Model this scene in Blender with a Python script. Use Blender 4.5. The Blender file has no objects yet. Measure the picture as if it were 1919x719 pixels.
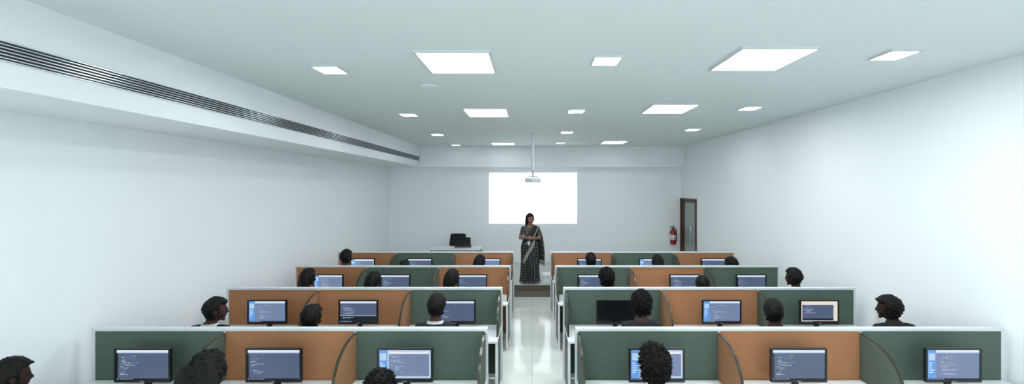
import bpy, bmesh, math, random
from mathutils import Vector, Matrix, noise

sc = bpy.context.scene
try:
    sc.view_settings.view_transform = 'Standard'
    sc.view_settings.look = 'None'
except Exception:
    pass
R = random.Random(7)
H = 2.5
HC = 3.71
XL, XR, YB, YN = -4.24, 4.45, 12.4, -4.2
DT = .72

def srgb(h):
    h = h.lstrip('#')
    c = [int(h[i:i+2], 16)/255 for i in (0, 2, 4)]
    return tuple([(x/12.92 if x <= 0.04045 else ((x+0.055)/1.055)**2.4) for x in c]+[1.0])

# ---------------------------------------------------------------- materials
def mat(name, col, rough=0.6, metal=0.0, emit=None, es=0.0, var=0.06, scale=8.0, bump=0.0, bscale=60.0, spec=0.5):
    m = bpy.data.materials.new(name)
    m.use_nodes = True
    nt = m.node_tree
    b = nt.nodes['Principled BSDF']
    c = srgb(col)
    tc = nt.nodes.new('ShaderNodeTexCoord')
    if var > 0:
        n = nt.nodes.new('ShaderNodeTexNoise'); n.inputs['Scale'].default_value = scale
        nt.links.new(tc.outputs['Object'], n.inputs['Vector'])
        mx = nt.nodes.new('ShaderNodeMix'); mx.data_type = 'RGBA'
        mx.inputs[6].default_value = tuple([x*(1-var) for x in c[:3]]+[1])
        mx.inputs[7].default_value = tuple([min(1, x*(1+var)) for x in c[:3]]+[1])
        nt.links.new(n.outputs[0], mx.inputs[0])
        nt.links.new(mx.outputs[2], b.inputs['Base Color'])
    else:
        b.inputs['Base Color'].default_value = c
    if bump > 0:
        n2 = nt.nodes.new('ShaderNodeTexNoise'); n2.inputs['Scale'].default_value = bscale
        nt.links.new(tc.outputs['Object'], n2.inputs['Vector'])
        bp = nt.nodes.new('ShaderNodeBump'); bp.inputs['Strength'].default_value = bump
        bp.inputs['Distance'].default_value = 0.01
        nt.links.new(n2.outputs[0], bp.inputs['Height'])
        nt.links.new(bp.outputs[0], b.inputs['Normal'])
    b.inputs['Roughness'].default_value = rough
    b.inputs['Metallic'].default_value = metal
    b.inputs['Specular IOR Level'].default_value = spec
    if emit:
        b.inputs['Emission Color'].default_value = srgb(emit)
        b.inputs['Emission Strength'].default_value = es
    return m

def grid_mat(name, c1, c2, line, bw, bh, mortar, rough, coord='Object', spec=0.5, msmooth=0.1):
    m = bpy.data.materials.new(name); m.use_nodes = True
    nt = m.node_tree; b = nt.nodes['Principled BSDF']
    tc = nt.nodes.new('ShaderNodeTexCoord')
    br = nt.nodes.new('ShaderNodeTexBrick')
    br.offset = 0.0
    br.inputs['Color1'].default_value = srgb(c1); br.inputs['Color2'].default_value = srgb(c2)
    br.inputs['Mortar'].default_value = srgb(line)
    br.inputs['Scale'].default_value = 1.0
    br.inputs['Mortar Size'].default_value = mortar
    br.inputs['Mortar Smooth'].default_value = msmooth
    br.inputs['Brick Width'].default_value = bw; br.inputs['Row Height'].default_value = bh
    nt.links.new(tc.outputs[coord], br.inputs['Vector'])
    nt.links.new(br.outputs['Color'], b.inputs['Base Color'])
    b.inputs['Roughness'].default_value = rough
    b.inputs['Specular IOR Level'].default_value = spec
    return m

M_wall = mat('wall_paint', '#f3f7f8', 0.55, var=0.012, scale=1.5, bump=0.03, bscale=40)
M_ceil = mat('ceiling_paint', '#dfe8e7', 0.7, var=0.012, scale=1.2)
M_soff = mat('soffit_paint', '#f0f4f5', 0.6, var=0.012, scale=1.2)
M_floor = grid_mat('floor_tile', '#e4e9e3', '#dfe5df', '#bfc7c0', 0.6, 0.6, 0.004, 0.06)
M_alu = mat('aluminium', '#b7bec2', 0.25, 0.9, var=0.04)
M_slot = mat('vent_dark', '#20262a', 0.6, 0.2)
M_green = mat('green_fabric', '#57665c', 0.9, var=0.10, scale=25, bump=0.2, bscale=300, spec=0.2)
M_orange = mat('orange_fabric', '#a67654', 0.9, var=0.10, scale=25, bump=0.2, bscale=300, spec=0.2)
M_greend = mat('green_divider', '#515d52', 0.8, var=0.08, scale=20, spec=0.3)
M_oranged = mat('orange_divider', '#926b4c', 0.8, var=0.08, scale=20, spec=0.3)
M_white = mat('white_laminate', '#dfe3e4', 0.35, var=0.02)
M_cap = mat('partition_cap', '#d0d6d7', 0.3, var=0.02)
M_edge = mat('divider_edge', '#35332a', 0.3, 0.2, var=0.05)
M_dark = mat('dark_panel', '#33383b', 0.5, var=0.05)
M_black = mat('black_plastic', '#101214', 0.35, var=0.1)
M_blackm = mat('black_fabric', '#15171a', 0.85, var=0.15, scale=40)
M_brown = mat('brown_wood', '#4f3428', 0.45, var=0.2, scale=14)
M_riser = mat('brown_riser', '#544c43', 0.5, var=0.12, scale=10)
M_riser2 = mat('brown_riser_light', '#6d6458', 0.5, var=0.12, scale=10)
M_plat = mat('platform_vinyl', '#b3bab4', 0.3, var=0.05)
M_glass = mat('frosted_glass', '#8f9c9a', 0.15, 0.0, var=0.12, scale=2.5)
M_steel = mat('steel', '#c8ccce', 0.2, 1.0, var=0.03)
M_red = mat('red_enamel', '#8c202a', 0.3, var=0.08)
M_label = mat('paper_label', '#d9d4c8', 0.6, var=0.05)
M_pwhite = mat('projector_white', '#d6dbdd', 0.35, var=0.03)
M_pgrey = mat('projector_grey', '#7c8488', 0.4, var=0.05)
M_lens = mat('lens_glass', '#1c2a3a', 0.05, 0.0, var=0.0)
def emis(name, col, s, var=0.0):
    return mat(name, '#ffffff', 0.6, emit=col, es=s, var=0.0)
M_lightb = emis('lamp_diffuser_large', '#f6fbff', 28.0)
M_lightf = emis('lamp_diffuser_dim', '#f6fbff', 5.0)
M_lights = emis('lamp_diffuser_small', '#f6fbff', 52.0)
M_lframe = mat('lamp_frame', '#cfd6d8', 0.4, var=0.02)
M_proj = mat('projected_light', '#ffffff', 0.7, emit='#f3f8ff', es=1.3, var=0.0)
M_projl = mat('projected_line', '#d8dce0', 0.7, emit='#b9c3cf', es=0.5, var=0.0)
def scr(name, c, s=0.75):
    return mat(name, '#101010', 0.3, emit=c, es=s, var=0.0)
S_bg = scr('screen_editor', '#52607c', 1.0); S_title = scr('screen_title', '#dfe9f5', 1.0)
S_blue = scr('screen_blue', '#5f9be0', 1.0); S_text = scr('screen_text', '#b9c4d2', .95)
S_dark = scr('screen_dark', '#1c232e'); S_light = scr('screen_light', '#b9cfe6', 1.0)
S_cream = scr('screen_cream', '#e6ddd0', 1.0); S_off = mat('screen_off', '#15181c', 0.15, var=0.0)
S_pale = scr('screen_pale_editor', '#7384a6', 1.0)
SCR = [S_bg, S_title, S_blue, S_text, S_dark, S_light, S_cream, S_off, S_pale]

M_hair = mat('black_hair', '#070607', 0.6, var=0.3, scale=60, bump=0.5, bscale=150, spec=.25)
M_skin = mat('skin', '#845f4d', 0.55, var=0.06, scale=10)
M_skins = mat('skin_shaded', '#46302a', 0.65, var=0.06, scale=10, spec=.2)  # student skin, silhouette shade put into the colour
M_skin2 = mat('skin_shaded_deep', '#2f201b', 0.65, var=0.06, scale=10, spec=.2)  # deeper student skin, also darkened towards a silhouette
M_eye = mat('eye', '#17110e', 0.2, var=0.0)
M_lip = mat('lips', '#52302a', 0.45, var=0.05)
M_shirtN = mat('navy_shirt', '#1a1f2b', 0.85, var=0.12, scale=30)
M_shirtB = mat('black_shirt', '#131518', 0.85, var=0.12, scale=30)
M_shirtG = mat('grey_shirt', '#30353c', 0.85, var=0.12, scale=30)
M_collar = mat('white_collar', '#c5cace', 0.8, var=0.04)
M_trous = mat('dark_trousers', '#20232a', 0.85, var=0.1)
M_shoe = mat('black_shoe', '#0f0f10', 0.4, var=0.1)
M_saree = grid_mat('plaid_saree', '#0d1012', '#1f2426', '#6b7172', 0.062, 0.062, 0.005, 0.75, 'UV', 0.3, 0.7)
M_sborder = grid_mat('saree_border', '#a5a49d', '#8f8f8a', '#46494a', 0.03, 0.03, 0.003, 0.6, 'UV', 0.4, 0.2)
M_blouse = grid_mat('blouse_print', '#25292c', '#303437', '#808486', 0.03, 0.03, 0.003, 0.8, 'Object', 0.3, 0.4)

# ---------------------------------------------------------------- mesh helpers
def box(bm, x0, x1, y0, y1, z0, z1, mi=0, bev=0.0):
    x0, x1 = min(x0, x1), max(x0, x1)
    ps = [(x0,y0,z0),(x1,y0,z0),(x1,y1,z0),(x0,y1,z0),(x0,y0,z1),(x1,y0,z1),(x1,y1,z1),(x0,y1,z1)]
    v = [bm.verts.new(p) for p in ps]
    fs = [bm.faces.new([v[i] for i in q]) for q in ((0,3,2,1),(4,5,6,7),(0,1,5,4),(1,2,6,5),(2,3,7,6),(3,0,4,7))]
    for f in fs: f.material_index = mi
    if bev > 0:
        es = list({e for f in fs for e in f.edges})
        r = bmesh.ops.bevel(bm, geom=es, offset=bev, segments=2, profile=0.5, affect='EDGES')
        for f in r['faces']: f.material_index = mi
    return v

def loft(bm, pts, rad, n=14, up=(0,1,0), mi=0, cap=True, M=None):
    pts = [Vector(p) for p in pts]; up = Vector(up)
    N = len(pts); rings = []
    rad = [(r, r) if not isinstance(r, (tuple, list)) else r for r in rad]
    T = []
    for i in range(N):
        a = pts[max(0, i-1)]; b = pts[min(N-1, i+1)]
        t = (b-a); t = t.normalized() if t.length > 1e-9 else Vector((0,0,1)); T.append(t)
    P = list(zip(pts, rad, T))
    if cap:
        p, r, t = P[0]; mr = min(r)
        P = [(p-t*mr*0.75, (r[0]*0.45, r[1]*0.45), t), (p-t*mr*0.45, (r[0]*0.8, r[1]*0.8), t)]+P
        p, r, t = P[-1]; mr = min(r)
        P = P+[(p+t*mr*0.45, (r[0]*0.8, r[1]*0.8), t), (p+t*mr*0.75, (r[0]*0.45, r[1]*0.45), t)]
    for p, r, t in P:
        u = t.cross(up)
        if u.length < 1e-3: u = t.cross(Vector((1,0,0)))
        u.normalize(); w = u.cross(t)
        ring = []
        for k in range(n):
            a = 2*math.pi*k/n
            q = p+u*math.cos(a)*r[0]+w*math.sin(a)*r[1]
            if M: q = M @ q
            ring.append(bm.verts.new(q))
        rings.append(ring)
    for i in range(len(rings)-1):
        for k in range(n):
            f = bm.faces.new([rings[i][k], rings[i][(k+1)%n], rings[i+1][(k+1)%n], rings[i+1][k]])
            f.material_index = mi
    f = bm.faces.new(rings[0][::-1]); f.material_index = mi
    f = bm.faces.new(rings[-1]); f.material_index = mi

def ell(bm, c, r, M=None, sub=2, mi=0):
    mm = Matrix.Translation(c) @ Matrix.Diagonal((r[0], r[1], r[2], 1))
    if M: mm = M @ mm
    d = bmesh.ops.create_icosphere(bm, subdivisions=sub, radius=1.0, matrix=mm)
    for f in {f for v in d['verts'] for f in v.link_faces}: f.material_index = mi

def make(name, bm, mats, parent=None, loc=(0,0,0), rot=(0,0,0), smooth=False, rec=True):
    if rec: bmesh.ops.recalc_face_normals(bm, faces=bm.faces)
    me = bpy.data.meshes.new(name)
    bm.to_mesh(me); bm.free()
    for m in mats: me.materials.append(m)
    if smooth:
        for p in me.polygons: p.use_smooth = True
    ob = bpy.data.objects.new(name, me)
    sc.collection.objects.link(ob)
    ob.location = loc; ob.rotation_euler = rot
    if parent: ob.parent = parent
    return ob

def sharp(ob, ang=40):
    me = ob.data
    for p in me.polygons: p.use_smooth = True
    try: me.set_sharp_from_angle(angle=math.radians(ang))
    except Exception: pass
    return ob

def empty(name, loc, rot=(0,0,0)):
    e = bpy.data.objects.new(name, None); e.empty_display_size = 0.2
    sc.collection.objects.link(e); e.location = loc; e.rotation_euler = rot
    return e

def tag(ob, label, cat, group=None):
    ob['label'] = label; ob['category'] = cat
    if group: ob['group'] = group

def copy_tree(src, loc, rot=None):
    r = src.copy(); sc.collection.objects.link(r); r.location = loc
    if rot is not None: r.rotation_euler = rot
    def rec(s, d):
        for c in s.children:
            n = c.copy(); sc.collection.objects.link(n); n.parent = d
            rec(c, n)
    rec(src, r)
    return r

# ---------------------------------------------------------------- room shell
def shell(name, b, m):
    bm = bmesh.new(); box(bm, *b)
    o = make(name, bm, [m]); o['kind'] = 'structure'; return o
shell('floor', (XL-.1, XR+.1, YN, YB+.1, -.1, 0), M_floor)
shell('ceiling', (XL-.1, XR+.1, YN, YB+.1, HC, HC+.1), M_ceil)
shell('wall_left', (XL-.1, XL, YN, YB+.1, 0, HC), M_wall)
shell('wall_right', (XR, XR+.1, YN, YB+.1, 0, HC), M_wall)
shell('wall_back', (XL, XR, YB, YB+.1, 0, HC), M_wall)
XS = -3.27
shell('trim_1', (XL, XS, YN, YB, 3.12, HC), M_soff)
shell('trim_2', (XS, XR, 12.15, YB, 3.11, HC), M_wall)

# air grille in the soffit face
g = empty('air_vent_grille', (XS, 6.0, 3.345)); tag(g, 'long aluminium linear slot air-conditioning grille in the white soffit', 'air vent')
bm = bmesh.new()
y0, y1 = -6.8, 6.05
hz = 0.062
box(bm, 0, .012, y0, y1, hz-.006, hz); box(bm, 0, .012, y0, y1, -hz, -hz+.006)
box(bm, 0, .012, y0, y0+.01, -hz, hz); box(bm, 0, .012, y1-.01, y1, -hz, hz)
make('grille_frame', bm, [M_alu], g)
bm = bmesh.new(); box(bm, 0.0005, .003, y0+.01, y1-.01, -hz+.006, hz-.006)
make('grille_recess', bm, [M_slot], g)
bm = bmesh.new()
for k in range(5):
    z = -hz+.02+k*(2*hz-.04)/4
    box(bm, .003, .010, y0+.01, y1-.01, z-.0038, z+.0038)
make('grille_slats', bm, [M_alu], g)

# ---------------------------------------------------------------- ceiling lamps
def lamp(size, dm, name):
    e = empty(name, (0,0,0))
    h = size/2; fr = .022 if size > .4 else .014
    bm = bmesh.new()
    for a in ((-h-fr, h+fr, -h-fr, -h), (-h-fr, h+fr, h, h+fr), (-h-fr, -h, -h, h), (h, h+fr, -h, h)):
        box(bm, a[0], a[1], a[2], a[3], -.020, 0, 0)
    make('lamp_frame', bm, [M_lframe], e)
    bm = bmesh.new(); box(bm, -h, h, -h, h, -.008, -.001)
    make('lamp_diffuser', bm, [dm], e)
    return e
big = [(-.71, 4.0), (2.14, 3.9), (-.72, 6.65), (2.08, 6.32), (-.78, 11.3), (2.15, 10.95), (-.70, 1.2), (2.15, 1.2)]  # panels nearest the camera are unseen, added to continue the rows and brighten the room
small = [(-2.05, 4.23), (.70, 3.93), (3.27, 3.76), (-2.02, 6.83), (.69, 6.5), (3.28, 6.27), (-2.12, 9.35), (.75, 8.97), (3.3, 8.55), (-2.12, 11.6), (.76, 11.05), (-2.05, 1.4), (3.27, 1.2)]  # downlights nearest the camera are likewise out of view, added for fill light
lb = lamp(.64, M_lightb, 'ceiling_light_panel')
lfar = None
for i, (x, y) in enumerate(big):
    if i == 0: o = lb; lb.location = (x, y, HC)
    elif y > 10:
        if lfar is None: lfar = lamp(.60, M_lightf, 'ceiling_light_panel'); lfar.location = (x, y, HC); o = lfar
        else: o = copy_tree(lfar, (x, y, HC))
    else: o = copy_tree(lb, (x, y, HC))
    tag(o, 'dimmer square LED panel light near the end wall' if y > 10 else 'large square white LED panel light flush in the ceiling', 'ceiling light', 'large square ceiling panels')
ls = lamp(.235, M_lights, 'ceiling_downlight'); lsf = None
for i, (x, y) in enumerate(small):
    if i == 0: ls.location = (x, y, HC); o = ls
    elif y > 10:
        if lsf is None: lsf = lamp(.235, M_lightf, 'ceiling_downlight'); lsf.location = (x, y, HC); o = lsf
        else: o = copy_tree(lsf, (x, y, HC))
    else: o = copy_tree(ls, (x, y, HC))
    tag(o, 'small square white LED downlight flush in the ceiling', 'ceiling light', 'small square ceiling downlights')
bm = bmesh.new()
loft(bm, [(0,0,0),(0,0,-.012),(0,0,-.022)], [.10,.095,.07], n=28, cap=False)
o = sharp(make('ceiling_cover_plate', bm, [M_ceil], None, (-1.22, 4.95, HC)))
tag(o, 'round flat cover plate painted like the ceiling', 'cover plate')

# ---------------------------------------------------------------- projected image
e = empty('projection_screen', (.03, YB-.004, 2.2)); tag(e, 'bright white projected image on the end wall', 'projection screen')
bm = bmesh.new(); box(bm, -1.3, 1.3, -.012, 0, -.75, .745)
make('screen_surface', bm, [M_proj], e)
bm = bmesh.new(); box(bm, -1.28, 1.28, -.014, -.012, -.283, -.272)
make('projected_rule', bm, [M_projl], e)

# ---------------------------------------------------------------- projector
p = empty('ceiling_projector', (.02, 9.2, HC)); tag(p, 'white ceiling projector hanging on a white pole above the aisle', 'projector')
bm = bmesh.new(); loft(bm, [(0,0,0),(0,0,-.02)], [.085,.08], n=24, cap=False); loft(bm, [(0,0,-.02),(0,0,-.06)], [.045,.04], n=20, cap=False)
sharp(make('ceiling_plate', bm, [M_pwhite], p))
bm = bmesh.new(); loft(bm, [(0,0,-.05),(0,0,-.80)], [.030,.030], n=18, cap=False); loft(bm, [(0,0,-.79),(0,0,-.83)], [.036,.036], n=18, cap=False)
sharp(make('pole', bm, [M_pwhite], p))
bm = bmesh.new(); loft(bm, [(0,0,-.82),(0,0,-.955)], [.014,.014], n=12, cap=False)
box(bm, -.11, .11, -.02, .02, -.965, -.95, 0, .003); box(bm, -.11, -.098, -.02, .02, -1.0, -.95); box(bm, .098, .11, -.02, .02, -1.0, -.95)
box(bm, -.03, .03, -.09, .09, -.97, -.955, 0, .003)
make('mount_bracket', bm, [M_pgrey], p)
bm = bmesh.new(); box(bm, -.175, .175, -.13, .13, -1.085, -.99, 0, .02)
sharp(make('projector_body', bm, [M_pwhite], p))
bm = bmesh.new()
for k in range(7): box(bm, -.15+k*.018, -.142+k*.018, -.1335, -.128, -1.07, -1.01)
make('rear_vents', bm, [M_pgrey], p)
bm = bmesh.new(); loft(bm, [(.08,.12,-1.04),(.08,.155,-1.04)], [.036,.033], n=20, up=(0,0,1), cap=False)
sharp(make('lens', bm, [M_lens], p))

# ---------------------------------------------------------------- door
d = empty('door_1', (XR, 11.78, 0)); d['kind'] = 'structure'
d['label'] = 'brown wooden framed glass door on the side wall'
HD, W = 2.2, .54
bm = bmesh.new(); box(bm, -.03, 0, -W, -W+.04, 0, HD, 0, .004); box(bm, -.07, 0, W-.07, W, 0, HD, 0, .004); box(bm, -.05, 0, -W+.04, W-.07, HD-.05, HD, 0, .004)
make('door_frame', bm, [M_brown], d)
bm = bmesh.new(); box(bm, -.028, -.005, -W+.04, -W+.08, 0.01, HD-.05); box(bm, -.035, -.005, W-.27, W-.07, 0.01, HD-.05); box(bm, -.028, -.005, -W+.08, W-.27, HD-.11, HD-.05); box(bm, -.028, -.005, -W+.08, W-.27, .01, .18)
lf = make('door_leaf', bm, [M_brown], d)
bm = bmesh.new(); box(bm, -.024, -.014, -W+.08, W-.27, .18, HD-.11)
make('glass_pane', bm, [M_glass], d)
bm = bmesh.new(); loft(bm, [(-.09,-W+.2,.95),(-.09,-W+.2,1.45)], [.012,.012], n=12); loft(bm, [(-.09,-W+.2,1.0),(-.02,-W+.2,1.0)], [.008,.008], n=8, up=(0,0,1)); loft(bm, [(-.09,-W+.2,1.4),(-.02,-W+.2,1.4)], [.008,.008], n=8, up=(0,0,1))
make('door_handle', bm, [M_steel], d, smooth=True)

# ---------------------------------------------------------------- fire extinguisher
f = empty('fire_extinguisher', (4.17, YB-.1, .84)); tag(f, 'red fire extinguisher hung on the end wall beside the door', 'fire extinguisher')
bm = bmesh.new(); loft(bm, [(0,0,0),(0,0,.01),(0,0,.03),(0,0,.36),(0,0,.40),(0,0,.43),(0,0,.445)], [.07,.078,.082,.082,.068,.04,.025], n=24, cap=False)
sharp(make('cylinder_body', bm, [M_red], f), 50)
bm = bmesh.new(); loft(bm, [(0,0,.44),(0,0,.49)], [.022,.022], n=14, cap=False); box(bm, -.09, .03, -.012, .012, .488, .503, 0, .003); box(bm, -.10, .02, -.010, .010, .52, .532, 0, .003); box(bm, -.005, .02, -.012, .012, .50, .53)
make('valve_handle', bm, [M_black], f)
bm = bmesh.new(); loft(bm, [(.02,0,.47),(.07,-.01,.46),(.10,-.01,.38),(.10,-.01,.2),(.095,-.01,.1)], [.010,.010,.010,.010,.016], n=10, up=(0,1,0))
make('hose', bm, [M_black], f, smooth=True)
bm = bmesh.new(); loft(bm, [(0,0,.13),(0,0,.28)], [.0835,.0835], n=24, cap=False)
make('paper_label', bm, [M_label], f, smooth=True)
bm = bmesh.new(); box(bm, -.04, .04, .078, .1, .3, .42); box(bm, -.086, .086, .03, .085, .33, .35)
make('wall_bracket', bm, [M_black], f)

# ---------------------------------------------------------------- platform
pl = empty('stage_platform', (0, 9.56, 0)); tag(pl, 'low raised teaching platform with brown riser', 'platform')
bm = bmesh.new(); box(bm, XL+.002, 3.3, .02, YB-9.56-.002, 0, .27)
box(bm, XL+.002, 3.3, 0, .02, .145, .27, 1); box(bm, XL+.002, 3.3, -.006, .02, 0, .14, 2)
make('platform_base', bm, [M_riser, M_riser, M_riser2], pl)
bm = bmesh.new(); box(bm, XL+.002, 3.3, -.012, YB-9.56-.002, .27, .28, 0)
make('platform_top', bm, [M_plat], pl)
bm = bmesh.new(); box(bm, -.34, .34, -.16, .16, 0, .02, 0); box(bm, -.32, .32, -.14, .14, .02, .15, 0, .004); box(bm, -.35, .35, -.17, .17, .15, .175, 0, .004)
o = make('step_box', bm, [M_white], None, (.60, 9.95, .28)); tag(o, 'low white box step standing on the platform', 'step')

# ---------------------------------------------------------------- teacher desk
t = empty('teacher_desk', (-1.97, 10.92, .28)); tag(t, 'small white teacher table on the platform', 'table')
bm = bmesh.new(); box(bm, -.64, .64, -.3, .3, .63, .66, 0, .004); make('table_top', bm, [M_white], t)
bm = bmesh.new(); box(bm, -.6, .6, .1, .12, .2, .63); make('modesty_panel', bm, [M_white], t)
bm = bmesh.new(); box(bm, -.02, .02, -.02, .02, 0, .63, 0, .003)
lg = make('leg', bm, [M_alu], t, (-.6, -.26, 0))
for q in ((.6,-.26),(-.6,.26),(.6,.26)):
    c = lg.copy(); sc.collection.objects.link(c); c.location = (q[0], q[1], 0)

# laptop (back of the lid towards the room)
l = empty('laptop_computer', (-1.82, 10.92, .94)); tag(l, 'open black laptop on the white teacher table', 'laptop')
bm = bmesh.new(); box(bm, -.21, .21, -.0, .26, 0, .02, 0, .004); make('keyboard_base', bm, [M_black], l)
bm = bmesh.new()
for r in range(5):
    for k in range(12): box(bm, -.185+k*.031, -.16+k*.031, .045+r*.027, .067+r*.027, .02, .023)
make('keys', bm, [M_dark], l)
bm = bmesh.new(); box(bm, -.215, .215, -.012, 0, 0, .27, 0, .004)
lid = make('lid', bm, [M_black], l, (0, -.0, .012), (math.radians(12), 0, 0))
bm = bmesh.new(); box(bm, -.195, .195, 0.0005, .0015, .02, .255); make('display', bm, [S_light], lid)
bm = bmesh.new(); box(bm, -.20, .20, -.0135, -.012, .02, .028, 0); make('lid_trim', bm, [M_alu], lid)

# ---------------------------------------------------------------- office chair (facing +Y)
def chair(name='office_chair'):
    e = empty(name, (0,0,0))
    bm = bmesh.new(); box(bm, -.23, .23, -.20, .25, .375, .425, 0, .02); sharp(make('seat', bm, [M_blackm], e))
    bm = bmesh.new()
    n = 8; rows = 6; fr = []; bk = []
    for j in range(rows+1):
        z = .50+j*.07; w = .21*(1-.18*(j/rows)**3)
        fr.append([bm.verts.new((w*(2*i/n-1), -.235+.055*abs(2*i/n-1)**2-.02*(j/rows), z)) for i in range(n+1)])
        bk.append([bm.verts.new((w*(2*i/n-1), -.265+.055*abs(2*i/n-1)**2-.02*(j/rows), z)) for i in range(n+1)])
    for j in range(rows):
        for i in range(n):
            bm.faces.new([fr[j][i], fr[j][i+1], fr[j+1][i+1], fr[j+1][i]]); bm.faces.new([bk[j][i], bk[j+1][i], bk[j+1][i+1], bk[j][i+1]])
        bm.faces.new([fr[j][0], fr[j+1][0], bk[j+1][0], bk[j][0]]); bm.faces.new([fr[j][n], bk[j][n], bk[j+1][n], fr[j+1][n]])
    for i in range(n):
        bm.faces.new([fr[0][i], bk[0][i], bk[0][i+1], fr[0][i+1]]); bm.faces.new([fr[rows][i], fr[rows][i+1], bk[rows][i+1], bk[rows][i]])
    sharp(make('backrest', bm, [M_blackm], e))
    bm = bmesh.new(); loft(bm, [(0,.0,.36),(0,-.22,.36),(0,-.285,.42),(0,-.285,.62)], [(.025,.012)]*4, n=10, up=(1,0,0)); make('back_support', bm, [M_black], e, smooth=True)
    bm = bmesh.new(); loft(bm, [(0,0,.10),(0,0,.375)], [.025,.02], n=12, cap=False); make('gas_post', bm, [M_black], e, smooth=True)
    bm = bmesh.new()
    for k in range(5):
        a = 2*math.pi*k/5+math.pi/2
        loft(bm, [(0,0,.11),(.24*math.cos(a), .24*math.sin(a), .075)], [(.02,.015),(.014,.01)], n=8, up=(0,0,1))
        c = (.24*math.cos(a), .24*math.sin(a), .027)
        loft(bm, [(c[0]-.015,c[1],c[2]),(c[0]+.015,c[1],c[2])], [.027,.027], n=12, up=(0,0,1), cap=False)
        loft(bm, [(c[0],c[1],.03),(c[0],c[1],.075)], [.008,.008], n=8, cap=False)
    make('star_base', bm, [M_black], e)
    return e
ch = chair(); ch.location = (-2.13, 11.60, .28); ch.rotation_euler = (0,0,math.radians(172))
ch.scale = (1.2, 1.1, 1.0)
tag(ch, 'black office chair behind the white teacher table', 'chair')

# ---------------------------------------------------------------- workstation rows
DY = [3.885, 5.45, 6.99, 8.52]
EXT = {'L': [(-4.07,-.425),(-3.97,-.40),(-3.96,-.37),(-3.96,-.38)], 'R': [(.415,4.37),(.42,4.21),(.40,4.13),(.39,4.13)]}
COL = {'L': ['gog','oog','ogo','ogo'], 'R': ['gog','gog','gog','ogo']}
DIV = {'L': ['go','oo','gg','gg'], 'R': ['og','og','og','gg']}
FM = {'g': M_green, 'o': M_orange}; DM = {'g': M_greend, 'o': M_oranged}
def divider_shape(n=16, dep=.46, h=.43):
    pts = []
    for k in range(n+1):
        a = math.pi/2*k/n
        pts.append((-.02-dep*math.sin(a)**.9, DT+.002+h*max(0, math.cos(a))**.85))
    return pts
def divider(root, x, m, th=.018):
    pts = divider_shape()
    bm = bmesh.new()
    poly = [(-.02, DT+.002)]+pts
    a = [bm.verts.new((-th/2, p[0], p[1])) for p in poly[:-1]]+[bm.verts.new((-th/2, poly[-1][0], DT+.002))]
    b = [bm.verts.new((th/2, v.co.y, v.co.z)) for v in a]
    bm.faces.new(a); bm.faces.new(b[::-1])
    for i in range(len(a)):
        j = (i+1) % len(a); bm.faces.new([a[i], a[j], b[j], b[i]])
    o = make('side_divider', bm, [m], root, (x, 0, 0))
    bm = bmesh.new(); w = th/2+.0015
    prev = None
    for k, (y, z) in enumerate(pts):
        yo, zo = y-.005*(k/len(pts)), z+.004
        yi, zi = y+.004*(k/len(pts)), z-.003
        cur = [bm.verts.new(q) for q in ((-w, yi, zi), (w, yi, zi), (w, yo, zo), (-w, yo, zo))]
        if prev:
            for k2 in range(4): bm.faces.new([prev[k2], prev[(k2+1)%4], cur[(k2+1)%4], cur[k2]])
        else: bm.faces.new(cur)
        prev = cur
    bm.faces.new(prev)
    make('edge_trim', bm, [M_edge], o)
    return o
for s in 'LR':
    for i, D in enumerate(DY):
        x0, x1 = EXT[s][i]; cx = (x0+x1)/2; hw = (x1-x0)/2
        root = empty('cubicle_workstation', (cx, D, 0))
        cn = {'g': 'green', 'o': 'orange'}
        tag(root, 'three cubicle desks with %s, %s and %s fabric partitions' % tuple(cn[c] for c in COL[s][i]), 'cubicle desk', 'cubicle workstation rows')
        b = [-hw+2*hw*k/3 for k in range(4)]
        for k in range(3):
            bm = bmesh.new(); box(bm, b[k]+.006, b[k+1]-.006, -.018, .018, .08, 1.172)
            make('partition_panel', bm, [FM[COL[s][i][k]]], root)['label'] = '%s fabric partition panel' % cn[COL[s][i][k]]
        bm = bmesh.new()
        box(bm, -hw-.012, hw+.012, -.028, .028, 1.172, 1.2, 0, .004)
        box(bm, -hw, hw, -.02, .02, .03, .08)
        for k in range(4):
            w = .006 if k in (1, 2) else .014
            box(bm, b[k]-w, b[k]+w, -.022, .022, 0, 1.172)
        make('partition_frame', bm, [M_cap], root)
        divider(root, b[1], DM[DIV[s][i][0]]); divider(root, b[2], DM[DIV[s][i][1]])
        ae = hw-.014 if s == 'L' else -hw+.014
        divider(root, ae, DM[COL[s][i][2 if s == 'L' else 0]])
        bm = bmesh.new(); box(bm, -hw, hw, -.62, -.024, DT-.028, DT, 0, .004)
        make('desk_top', bm, [M_white], root)
        for k in range(4):
            xx = b[k]+(.014 if k == 0 else -.014 if k == 3 else 0)
            bm = bmesh.new(); box(bm, xx-.009, xx+.009, -.55, -.08, .05, DT-.028, 0)
            box(bm, xx-.014, xx+.014, -.60, -.55, 0, DT-.028, 1); box(bm, xx-.014, xx+.014, -.08, -.03, 0, DT-.028, 1)
            make('side_support', bm, [M_dark, M_white], root)
        bm = bmesh.new(); box(bm, -hw+.03, hw-.03, -.035, -.024, .60, DT-.028); make('cable_rail', bm, [M_alu], root)

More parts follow.
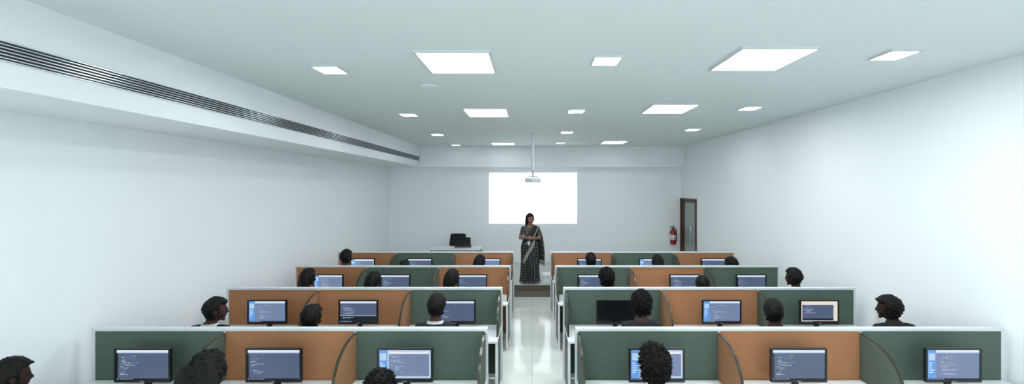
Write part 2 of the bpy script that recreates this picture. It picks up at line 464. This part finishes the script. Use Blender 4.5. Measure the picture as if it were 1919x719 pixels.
# ---------------------------------------------------------------- monitors
def screen_mesh(kind, seed):
    rr = random.Random(seed); bm = bmesh.new()
    W2, Z0, Z1 = .226, .108, .367
    def q(x0, x1, z0, z1, mi, lay):
        y = -.0005-lay*.0006
        v = [bm.verts.new(p) for p in ((x0,y,z0),(x1,y,z0),(x1,y,z1),(x0,y,z1))]
        bm.faces.new(v).material_index = mi
    if kind == 'off':
        q(-W2, W2, Z0, Z1, 7, 0)
    else:
        q(-W2, W2, Z0, Z1, {'desktop': 5, 'cream': 6, 'side': 8}.get(kind, 0), 0)
        q(-W2, W2, Z0, Z0+.012, 4, 1); q(-W2, -W2+.02, Z0+.002, Z0+.010, 2, 2)
        for k in range(6): q(-W2+.03+k*.02, -W2+.042+k*.02, Z0+.003, Z0+.009, 5, 2)
        xl = -W2
        if kind in ('side', 'desktop'):
            xl = -W2+.075
            q(-W2, xl, Z0+.012, Z1, 2, 1); q(-W2+.01, xl-.01, Z1-.09, Z1-.03, 5, 2)
            for k in range(5): q(-W2+.012, -W2+.03+rr.random()*.03, Z1-.12-k*.02, Z1-.112-k*.02, 1, 2)
        if kind == 'desktop':
            q(xl+.012, W2-.015, Z0+.03, Z1-.035, 8, 1); q(xl+.012, W2-.015, Z1-.035, Z1-.015, 1, 1)
        elif kind == 'cream':
            q(-W2+.012, W2-.05, Z0+.045, Z1-.045, 0, 1); q(-W2+.012, W2-.05, Z0+.02, Z0+.045, 4, 1)
        else:
            q(xl, W2, Z1-.018, Z1, 1, 1); q(xl, W2, Z1-.028, Z1-.018, 5, 1)
        if kind == 'split': q(xl, W2, Z0+.012, Z0+.075, 4, 1); q(xl, W2, Z0+.075, Z0+.080, 5, 1)
        if kind == 'full': q(-W2, -W2+.012, Z0+.012, Z1-.028, 4, 1)
        x = xl+.03
        for k in range(15 if kind != 'cream' else 11):
            z = Z1-.055-k*.0115
            if rr.random() < .18: continue
            ind = rr.choice([0, .012, .024, .036]); xx = x+ind
            for w in range(rr.randint(1, 4)):
                ww = .008+rr.random()*.03
                if xx+ww > W2-.06: break
                q(xx, xx+ww, z, z+.0042, rr.choice([3,3,3,5,2]), 3); xx += ww+.006
    me = bpy.data.meshes.new('screen'); bm.to_mesh(me); bm.free()
    for m in SCR: me.materials.append(m)
    return me
SM = {}
for k, nm in enumerate(['full', 'side', 'split', 'desktop', 'off', 'cream']): SM[nm] = screen_mesh(nm, 11+k)
SM['full2'] = screen_mesh('full', 31); SM['side2'] = screen_mesh('side', 41)
mon = empty('computer_monitor', (0,0,0))
bm = bmesh.new()
Wm = .245
box(bm, -Wm, Wm, 0, .022, .085, .382, 0, .004)
box(bm, -Wm, Wm, -.006, .004, .085, .108, 0, .002); box(bm, -Wm, Wm, -.006, .004, .367, .382, 0, .002)
box(bm, -Wm, -Wm+.017, -.006, .004, .10, .375); box(bm, Wm-.017, Wm, -.006, .004, .10, .375)
box(bm, -.15, .15, .02, .05, .13, .32, 0, .01)
box(bm, -.018, .018, -.0068, -.0055, .093, .099, 1)
make('monitor_case', bm, [M_black, M_alu], mon)
bm = bmesh.new(); box(bm, -.03, .03, .045, .062, .015, .23, 0, .004)
loft(bm, [(0,.035,0),(0,.035,.010),(0,.035,.018)], [(.12,.085),(.12,.085),(.08,.05)], n=28, cap=False)
make('stand', bm, [M_black], mon)
scn = bpy.data.objects.new('screen', SM['full']); sc.collection.objects.link(scn); scn.parent = mon
MON = [
 (0,-3.40,'full'),(0,-2.256,'full2'),(0,-1.11,'desktop'),(0,1.09,'desktop'),(0,2.33,'full'),(0,3.68,'side2'),
 (1,-3.31,'side'),(1,-2.17,'split'),(1,-.95,'full2'),(1,1.05,'off'),(1,2.37,'side'),(1,3.59,'cream'),
 (2,-3.30,'side2'),(2,-2.22,'full'),(2,-.97,'full2'),(2,.98,'full'),(2,2.47,'split'),(2,3.55,'full2'),
 (3,-3.37,'desktop'),(3,-2.23,'full'),(3,-.87,'side'),(3,1.14,'full'),(3,2.37,'side'),(3,3.60,'full2')]
first = True
for (r, x, k) in MON:
    loc = (x, DY[r]-.25, DT)
    if first: o = mon; o.location = loc; first = False
    else: o = copy_tree(mon, loc)
    for c in o.children:
        if c.name.startswith('screen'): c.data = SM[k]
    tag(o, 'black desktop monitor switched off' if k == 'off' else 'black desktop monitor showing a code editor', 'monitor', 'desktop monitors in the cubicles')

# ---------------------------------------------------------------- people
def head_pt(d):
    x, y, z = .074*d.x, .094*d.y, .115*d.z
    if z < 0:
        tt = -z/.115
        x *= 1-.30*tt**1.5
        y *= (1-.45*tt) if y < 0 else (1-.05*tt)
    elif y < 0: y *= 1.06
    return Vector((x, y, z))
def add_head(bm, M, detail=True):
    dd = bmesh.ops.create_icosphere(bm, subdivisions=4, radius=1.0)
    for v in dd['verts']: v.co = M @ head_pt(v.co.copy())
    loft(bm, [(0,.086,.022),(0,.097,-.008),(0,.104,-.024)], [.006,.009,.012], n=10, up=(1,0,0), M=M)
    ell(bm, (0.010,.095,-.028), (.008,.009,.007), M); ell(bm, (-.010,.095,-.028), (.008,.009,.007), M)
    for s in (-1, 1):
        ell(bm, (s*.030,.080,.0), (.014,.010,.009), M)
        ell(bm, (s*.076,-.006,-.006), (.009,.018,.031), M); ell(bm, (s*.081,-.014,.008), (.006,.014,.018), M)
        ell(bm, (s*.042,.066,-.036), (.022,.016,.02), M)
    ell(bm, (0,.086,-.052), (.022,.009,.005), M); ell(bm, (0,.085,-.061), (.018,.009,.006), M)
    ell(bm, (0,.072,-.094), (.024,.018,.018), M); ell(bm, (0,.079,.024), (.044,.012,.008), M)

def hand(bm, w, d, nrm, s, curl):
    w = Vector(w); d = Vector(d).normalized(); nrm = Vector(nrm); nrm = (nrm-d*nrm.dot(d)).normalized()
    s = Vector(s); s = (s-d*s.dot(d)-nrm*s.dot(nrm)).normalized()
    loft(bm, [w-d*.01, w+d*.03, w+d*.065, w+d*.088], [(.024,.017),(.034,.015),(.040,.014),(.038,.012)], n=12, up=nrm)
    L = [.068,.076,.070,.054]
    for i in range(4):
        p = w+d*(.082-(.006 if i == 3 else 0))+s*(.032-.0212*i); dr = (d+s*(.10-.07*i)).normalized()
        pts = [p]; a = 0
        for k in range(3):
            a += curl*(.6 if k == 0 else 1.0)
            q = (dr*math.cos(a)-nrm*math.sin(a)); p = p+q*L[i]*(.45, .30, .25)[k]; pts.append(p)
        loft(bm, pts, [.0095,.0090,.0085,.0078], n=8, up=s)
    p = w+d*.022+s*.026; d1 = (d*.65+s*.65-nrm*.25).normalized(); d2 = (d*.9+s*.2-nrm*.3).normalized()
    loft(bm, [p, p+d1*.042, p+d1*.042+d2*.034], [.0125,.0105,.009], n=8, up=nrm)

def remesh(bm, voxel, smooth=3):
    bmesh.ops.recalc_face_normals(bm, faces=bm.faces)
    me = bpy.data.meshes.new('tmp'); bm.to_mesh(me); bm.free()
    ob = bpy.data.objects.new('tmp', me); sc.collection.objects.link(ob)
    m = ob.modifiers.new('r', 'REMESH'); m.mode = 'VOXEL'; m.voxel_size = voxel; m.use_smooth_shade = True
    if smooth:
        s = ob.modifiers.new('s', 'SMOOTH'); s.factor = .5; s.iterations = smooth
    dg = bpy.context.evaluated_depsgraph_get(); dg.update()
    out = bpy.data.meshes.new_from_object(ob.evaluated_get(dg))
    bpy.data.objects.remove(ob); bpy.data.meshes.remove(me)
    for p in out.polygons: p.use_smooth = True
    return out

def face_mat(h):
    if h.y > .05:
        for s in (-1, 1):
            if ((h.x-s*.030)/.011)**2+((h.z-0)/.0055)**2 < 1 and h.y > .07: return 'eye'
            if abs(h.x-s*.031) < .018 and abs(h.z-.024+abs(h.x-s*.031)*.25) < .0045: return 'brow'
        if (h.x/.022)**2+((h.z+.056)/.010)**2 < 1: return 'lip'
    return None

def head_matrix(piv, yaw, pitch, roll, sc_=1.08):
    return Matrix.Translation(piv) @ Matrix.Rotation(math.radians(yaw), 4, 'Z') @ Matrix.Rotation(math.radians(pitch), 4, 'X') @ Matrix.Rotation(math.radians(roll), 4, 'Y') @ Matrix.Translation((0,.028,.10)) @ Matrix.Scale(sc_, 4)

def seated_body(dz, yaw, pitch, roll, collar):
    bm = bmesh.new()
    k = 1+dz/.6
    def Z(z): return .52+(z-.52)*k if z > .52 else z
    loft(bm, [(0,-.01,.50),(0,-.005,.58),(0,0,Z(.68)),(0,.015,Z(.82)),(0,.02,Z(.92)),(0,.018,Z(.985)),(0,.022,Z(1.02))],
         [(.165,.12),(.165,.118),(.145,.108),(.165,.115),(.178,.112),(.165,.085),(.10,.07)], n=24)
    loft(bm, [(0,.02,Z(1.0)),(0,.035,Z(1.045)),(0,.055,1.12+dz)], [.066,.056,.052], n=16)
    M = head_matrix((0,.045,1.09+dz), yaw, pitch, roll)
    add_head(bm, M)
    for s in (-1, 1):
        sh = Vector((s*.172,.018,Z(.975))); el = Vector((s*.235,.13,.77)); wr = Vector((s*.145,.36,.768))
        loft(bm, [(s*.11,.018,Z(.985)), sh, sh.lerp(el,.4), el, el.lerp(wr,.35), wr], [.055,.060,.048,.040,.038,.026], n=14, up=(1,0,0))
        hand(bm, wr, (-s*.15, 1, -.02), (0,0,1), (-s,0,0), .35)
        hp = (s*.09,-.0,.515); kn = (s*.12,.43,.525); an = (s*.12,.40,.09)
        loft(bm, [hp, (s*.105,.2,.52), kn], [.088,.078,.060], n=14, up=(1,0,0))
        loft(bm, [kn, (s*.12,.415,.36), an], [.060,.055,.036], n=14, up=(1,0,0))
        loft(bm, [(s*.12,.37,.045),(s*.12,.45,.042),(s*.125,.56,.033)], [(.038,.042),(.045,.040),(.040,.030)], n=12, up=(0,0,1))
    me = remesh(bm, .0085, 3)
    Mi = M.inverted()
    idx = {'eye': 4, 'lip': 5, 'brow': 7}
    nz = Z(1.0)+.030
    for p in me.polygons:
        c = p.center; mi = 1
        if c.z > nz+.022:
            mi = 0; h = Mi @ c; q = face_mat(h)
            if q: mi = idx[q]
        elif collar and c.z > nz-.004 and abs(c.x) < .09: mi = 6
        elif c.z > nz+.01: mi = 0
        elif c.y > .365 and c.z > .70 and c.z < .87: mi = 0
        elif c.z < .075: mi = 3
        elif c.z < .56 or (c.y > .13 and c.z < .64): mi = 2
        p.material_index = mi
    return me, M

def hair_mesh(style, seed):
    off = Vector((seed*3.1, seed*1.7, 0))
    bm = bmesh.new()
    dd = bmesh.ops.create_icosphere(bm, subdivisions=5, radius=1.0)
    th = {'short': .019, 'curly': .027, 'long': .020, 'puffy': .040, 'flat': .023}[style]
    pts = []
    for v in dd['verts']:
        d = v.co.copy(); b = head_pt(d)
        front = d.y - (.30 if style in ('long','puffy') else .18)
        low = -.62 if d.y < 0 else -.25
        face = max(0, min(1, (front)*6)) * max(0, min(1, (.60+.10*noise.noise(d*3+off)-d.z)*8))
        under = max(0, min(1, (low-d.z)*8))
        ear = 0
        if style in ('short','curly','flat'):
            ear = max(0, min(1, (.30-(Vector((abs(d.x)-.97, d.y+.06, (d.z+.12)*.9))).length)*10))
        cov = 1-max(face, under, ear)
        n1 = noise.noise(d*(5 if style != 'curly' else 9)+off)
        n2 = noise.noise(Vector((d.x*22, d.y*22, d.z*9))+off)
        q1, q2 = (.35, .22) if style in ('curly','puffy') else (.18, .12)
        t = th*(1+q1*n1+q2*n2)
        if style in ('curly','flat','short'): t += .010*max(0, d.z)
        nn = Vector((b.x/.074**2, b.y/.094**2, b.z/.115**2)).normalized()
        v.co = b+nn*(t*cov-.014*(1-cov))
        if cov > .8: pts.append((v.co.copy(), nn))
    rr = random.Random(seed)
    nt = {'short': 70, 'curly': 520, 'long': 40, 'puffy': 60, 'flat': 60}[style]
    for _ in range(nt):
        p, nn = rr.choice(pts)
        ln = {'short': .009, 'curly': .022, 'long': .010, 'puffy': .014, 'flat': .012}[style]*(.6+.8*rr.random())
        side = Vector((rr.uniform(-1,1), rr.uniform(-1,1), rr.uniform(-1.2,.4)))
        side = (side-nn*side.dot(nn)).normalized()
        u = nn.cross(side)
        w = .006+.004*rr.random()
        tip = p+nn*ln*.55+side*ln*.9; mid = p+nn*ln*.6+side*ln*.2
        a = [bm.verts.new(p-nn*.004+side*w*math.cos(q)+u*w*math.sin(q)) for q in (0, 1.57, 3.14, 4.71)]
        b2 = [bm.verts.new(mid+side*w*.6*math.cos(q)+u*w*.6*math.sin(q)) for q in (0, 1.57, 3.14, 4.71)]
        tv = bm.verts.new(tip)
        for k in range(4):
            bm.faces.new([a[k], a[(k+1)%4], b2[(k+1)%4], b2[k]]); bm.faces.new([b2[k], b2[(k+1)%4], tv])
    if style in ('long', 'puffy'):
        W = .088 if style == 'long' else .150
        n = 32; rings = []
        Zs = [.09,.05,-.0,-.06,-.12,-.18,-.24,-.30,-.35]
        for j, z in enumerate(Zs):
            yy = -.070-.010*math.sin(j*.5); sc_ = [.55,.8,.92,1.0,1.0,.97,.9,.8,.5][j]
            ring = []
            for k in range(n):
                a = 2*math.pi*k/n
                r = 1+.10*noise.noise(Vector((math.cos(a)*3, math.sin(a)*3, z*4))+off)+.04*math.cos(9*a)
                ring.append(bm.verts.new((W*sc_*r*math.cos(a), yy+(.046 if style == 'long' else .06)*sc_*r*math.sin(a), z)))
            rings.append(ring)
        for j in range(len(rings)-1):
            for k in range(n): bm.faces.new([rings[j][k], rings[j][(k+1)%n], rings[j+1][(k+1)%n], rings[j+1][k]])
        bm.faces.new(rings[0]); bm.faces.new(rings[-1])
    bmesh.ops.recalc_face_normals(bm, faces=bm.faces)
    me = bpy.data.meshes.new('hair'); bm.to_mesh(me); bm.free(); me.materials.append(M_hair)
    for p in me.polygons: p.use_smooth = True
    return me
HM = {}
def hair(style, seed):
    if (style, seed) not in HM: HM[(style, seed)] = hair_mesh(style, seed)
    return HM[(style, seed)]

DH = [3.08, 4.65, 6.2, 7.72]
SH = {'n': M_shirtN, 'b': M_shirtB, 'g': M_shirtG}
STU = [
 (0,-3.88,1.243,'short',-25,-4,0,'b',0,'short hair, head turned sideways'),
 (0,-2.41,1.300,'puffy',0,-4,0,'n',0,'thick loose black hair'),
 (0,-1.126,1.152,'curly',10,-16,0,'b',0,'tousled hair, bent low'),
 (0,.905,1.35,'curly',0,-2,0,'b',0,'curly black hair'),
 (1,-3.555,1.283,'short',-50,-4,0,'b',1,'glasses, head turned sideways'),
 (1,-2.475,1.194,'flat',-15,-8,0,'b',0,'smooth short black hair'),
 (1,-1.067,1.325,'short',-5,-3,0,'b',1,'white collar'),
 (1,1.216,1.361,'curly',-12,-6,0,'b',0,'thick wavy black hair'),
 (1,2.69,1.26,'short',-8,-2,0,'g',0,'close-cropped black hair'),
 (1,4.0,1.307,'flat',50,-2,-6,'b',0,'thick hair, head turned sideways'),
 (2,-3.34,1.315,'long',-20,-2,0,'n',0,'long black hair'),
 (2,-2.377,1.268,'long',-25,-8,0,'b',0,'long black hair'),
 (2,-1.2,1.308,'long',-20,-3,0,'n',0,'long black hair'),
 (2,1.113,1.315,'curly',0,-3,0,'b',0,'thick black hair'),
 (2,2.544,1.196,'short',0,-8,0,'b',0,'short hair, bent forward'),
 (2,3.91,1.315,'short',35,-2,0,'g',0,'short hair, head turned sideways'),
 (3,-3.455,1.361,'short',-25,-2,0,'n',1,'short black hair'),
 (3,-2.376,1.163,'short',0,-8,0,'b',0,'short hair, bent forward'),
 (3,-.98,1.272,'long',-20,-4,0,'b',0,'black tied hair'),
 (3,1.09,1.302,'short',0,-3,0,'n',0,'short black hair'),
 (3,2.327,1.272,'long',0,-4,0,'b',0,'shoulder-length black hair'),
 (3,3.72,1.223,'flat',35,-6,0,'b',0,'short hair, head turned sideways'),
]
firstc = None
for n, (r, x, zt, st, yaw, pit, roll, shc, col, lab) in enumerate(STU):
    dz = zt-1.336-(.02 if st in ('curly','puffy') else 0)
    me, Mh = seated_body(dz, yaw, pit, roll, col)
    sk = M_skin2 if n in (0, 3, 5, 8, 9, 12, 15, 19, 21) else M_skins
    for m in (sk, SH[shc], M_trous, M_shoe, M_eye, M_lip, M_collar, M_hair): me.materials.append(m)
    ob = bpy.data.objects.new('person', me); sc.collection.objects.link(ob)
    ob.location = (x, DH[r]-.075, 0)
    clothes = {'n': 'navy shirt', 'b': 'black shirt', 'g': 'grey shirt'}[shc]
    tag(ob, 'seated student in a %s, %s' % (clothes, lab), 'person', 'students seated at the cubicles')
    hb = bpy.data.objects.new('hair', hair(st, n % 3+1)); sc.collection.objects.link(hb)
    hb.parent = ob; hb.matrix_local = Mh
    if n == 4:
        bm = bmesh.new()
        for s in (-1, 1):
            c = Vector((s*.032, .100, 0)); prev = None
            loop = [c+Vector((.022*math.cos(a), 0, .016*math.sin(a))) for a in [2*math.pi*q/16 for q in range(17)]]
            loft(bm, loop, [.0018]*17, n=6, up=(0,1,0), cap=False)
            loft(bm, [(s*.054,.1,.004),(s*.080,.05,.006),(s*.084,-.02,.004)], [.002]*3, n=6, up=(0,0,1))
        loft(bm, [(-.010,.101,.002),(.010,.101,.002)], [.0018]*2, n=6, up=(0,0,1))
        gb = make('glasses', bm, [M_black], ob); gb.matrix_local = Mh
    loc = (x, DH[r]-.085, 0)
    if firstc is None: firstc = chair('desk_chair'); firstc.location = loc; o = firstc
    else: o = copy_tree(firstc, loc)
    tag(o, 'black swivel desk chair under a seated student', 'chair', 'desk chairs at the cubicles')

# ---------------------------------------------------------------- teacher (built facing +Y, turned to face the class)
bm = bmesh.new()
loft(bm, [(0,0,.82),(0,-.005,.90),(0,0,1.02),(0,.012,1.14),(0,.015,1.22),(0,.0,1.29),(0,0,1.325)],
     [(.160,.115),(.165,.12),(.135,.10),(.148,.112),(.156,.118),(.145,.078),(.08,.06)], n=24)
loft(bm, [(0,0,1.30),(0,.005,1.35),(0,.018,1.42)], [.055,.047,.045], n=16)
MT = head_matrix((0,.012,1.392), 30, 0, 4, 1.06)
add_head(bm, MT)
for s in (-1, 1):
    loft(bm, [(s*.10,0,1.29),(s*.155,0,1.285),(s*.195,-.01,1.16),(s*.225,-.005,1.04)], [.048,.052,.047,.039], n=14, up=(1,0,0))
    wr = (s*.062,.225,1.085 if s > 0 else 1.065)
    loft(bm, [(s*.225,-.005,1.04),(s*.16,.12,1.055), wr], [.039,.035,.024], n=12, up=(0,0,1))
    loft(bm, [(s*.085,0,.86),(s*.09,.01,.66),(s*.085,.015,.47)], [.090,.075,.056], n=14, up=(1,0,0))
    loft(bm, [(s*.085,.015,.47),(s*.083,-.01,.30),(s*.08,0,.09)], [.056,.050,.034], n=14, up=(1,0,0))
    loft(bm, [(s*.08,-.03,.04),(s*.083,.05,.038),(s*.09,.15,.028)], [(.034,.037),(.040,.034),(.036,.024)], n=12, up=(0,0,1))
hand(bm, (.062,.225,1.085), (-1,.25,-.05), (0,.6,.8), (.2,-.6,.8), .55)
hand(bm, (-.062,.225,1.065), (1,.22,.0), (0,.8,-.5), (0,.2,.9), .45)
me = remesh(bm, .006, 2)
Mi = MT.inverted(); idx = {'eye': 3, 'lip': 4, 'brow': 5}
for p in me.polygons:
    c = p.center; mi = 0
    if c.z > 1.335 or (c.z > 1.28 and c.y > .03 and abs(c.x) < .07):
        q = face_mat(Mi @ c); mi = idx.get(q, 0)
    elif c.z > 1.10 and c.y < .16: mi = 1
    elif c.z < .07: mi = 2
    p.material_index = mi
for m in (M_skin, M_blouse, M_shoe, M_eye, M_lip, M_hair): me.materials.append(m)
T = bpy.data.objects.new('person', me); sc.collection.objects.link(T)
T.location = (-.05, 9.80, .28); T.rotation_euler = (0, 0, math.radians(176))
tag(T, 'standing woman in dark checked saree, hands clasped in front', 'person')

def surf(name, fn, nu, nv, mats, mfn, closed=False, thick=.004, parent=T):
    bm = bmesh.new(); uvl = bm.loops.layers.uv.new('UVMap'); g = []
    for j in range(nv+1):
        row = []
        for i in range(nu+(0 if closed else 1)):
            row.append(bm.verts.new(fn(i/nu, j/nv)[0]))
        g.append(row)
    for j in range(nv):
        for i in range(nu):
            i2 = (i+1) % nu if closed else i+1
            fc = bm.faces.new([g[j][i], g[j][i2], g[j+1][i2], g[j+1][i]])
            fc.material_index = mfn((i+.5)/nu, (j+.5)/nv)
            for lp, (a, b) in zip(fc.loops, ((i,j),(i+1,j),(i+1,j+1),(i,j+1))):
                lp[uvl].uv = fn(a/nu, b/nv)[1]
    ob = make(name, bm, mats, parent, smooth=True)
    if thick:
        sm = ob.modifiers.new('thickness', 'SOLIDIFY'); sm.thickness = thick; sm.offset = 1
    return ob
def skirt_r(a, z):
    kz = [(1.06,.138,.106),(1.0,.158,.122),(.90,.198,.152),(.80,.212,.158),(.5,.206,.158),(.2,.218,.17),(.02,.24,.19)]
    rx, ry = (.138,.106) if z > 1 else (.24,.19)
    for q in range(len(kz)-1):
        if kz[q][0] >= z >= kz[q+1][0]:
            t = (kz[q][0]-z)/(kz[q][0]-kz[q+1][0]); rx = kz[q][1]*(1-t)+kz[q+1][1]*t; ry = kz[q][2]*(1-t)+kz[q+1][2]*t; break
    low = max(0, min(1, (1.0-z)/.9))
    fr = math.exp(-(a/.6)**2)
    pl = .020*low*fr*math.cos(a*22)+.010*low*math.cos(a*9+z*3)
    return (rx+pl, ry+pl)
def skirt(u, v):
    a = (u-.5)*2*math.pi; z = 1.06-1.04*v
    rx, ry = skirt_r(a, z)
    return Vector((rx*math.sin(a), ry*math.cos(a), z)), (u*1.15+.03*math.sin(z*5), z+.03*math.sin(a*2))
surf('saree_skirt', skirt, 160, 50, [M_saree, M_sborder], lambda u, v: 1 if v > .975 else 0, closed=True)
def diag(u, v):
    z = 1.03-.55*v; a = -.75+1.5*v+(u-.5)*.30
    rx, ry = skirt_r(a, z)
    return Vector(((rx+.012)*math.sin(a), (ry+.012)*math.cos(a), z+(u-.5)*.03)), (u*.07, v*.7)
surf('saree_border', diag, 8, 40, [M_sborder], lambda u, v: 0, thick=.003)
def crv(pts, t):
    n = len(pts)-1; f = min(n-1e-6, t*n); i = int(f); f -= i
    P = [Vector(pts[max(0, min(n, i+k))]) for k in (-1, 0, 1, 2)]
    return .5*((2*P[1])+(-P[0]+P[2])*f+(2*P[0]-5*P[1]+4*P[2]-P[3])*f*f+(-P[0]+3*P[1]-3*P[2]+P[3])*f**3)
E1 = [(.175,.03,.98),(.11,.145,1.08),(.0,.155,1.20),(-.06,.125,1.295),(-.075,.02,1.355),(-.07,-.095,1.29),(-.11,-.15,1.10),(-.17,-.14,.80),(-.19,-.11,.45)]
E2 = [(.11,.15,.90),(.0,.175,1.0),(-.11,.155,1.10),(-.17,.11,1.22),(-.21,.01,1.31),(-.25,-.08,1.22),(-.31,-.06,1.04),(-.35,-.01,.74),(-.35,.02,.42)]
def pallu(u, v):
    a = crv(E1, v); b = crv(E2, v); p = a.lerp(b, u)
    fold = .012*math.sin(u*math.pi*7)*(1 if v > .15 else v/.15)
    return p+Vector((0, fold if v < .45 or v > .55 else 0, fold if .45 <= v <= .6 else 0)), (u*.24, v*1.35)
surf('saree_drape', pallu, 28, 70, [M_saree, M_sborder], lambda u, v: 1 if (u > .89 or u < .05 or v > .96) else 0)
bm = bmesh.new()
for k in range(16):
    q = crv(E1, 1.0).lerp(crv(E2, 1.0), (k+.5)/16); loft(bm, [q, q+Vector((0,.003,-.05))], [.003,.0015], n=5)
make('saree_tassels', bm, [M_sborder], T)
hb = bpy.data.objects.new('hair', hair('long', 5)); sc.collection.objects.link(hb); hb.parent = T; hb.matrix_local = MT
bm = bmesh.new()
loft(bm, [(.05,-.02,1.345),(.055,.06,1.31),(.035,.145,1.18),(0.01,.185,1.0)], [(.005,.0015)]*4, n=6, up=(0,1,0)); loft(bm, [(-.05,-.02,1.345),(-.055,.06,1.31),(-.035,.16,1.18),(0.01,.185,1.0)], [(.005,.0015)]*4, n=6, up=(0,1,0))
make('lanyard', bm, [M_red], T)
bm = bmesh.new(); box(bm, -.022, .038, .195, .199, .90, .99, 0, .001); make('name_card', bm, [M_collar], T)

# ---------------------------------------------------------------- world + camera
w = bpy.data.worlds.new('World'); sc.world = w; w.use_nodes = True
bg = w.node_tree.nodes['Background']; bg.inputs[0].default_value = (.87,.95,1.0,1); bg.inputs[1].default_value = 2.5
cam = bpy.data.cameras.new('Camera'); co = bpy.data.objects.new('Camera', cam); sc.collection.objects.link(co)
co.location = (0, 0, H); co.rotation_euler = (math.radians(90), 0, 0)
cam.sensor_width = 36
cam.lens = 36*780/1919
cam.shift_x = -37.5/1919; cam.shift_y = -7.5/1919
cam.clip_start = .05
sc.camera = co
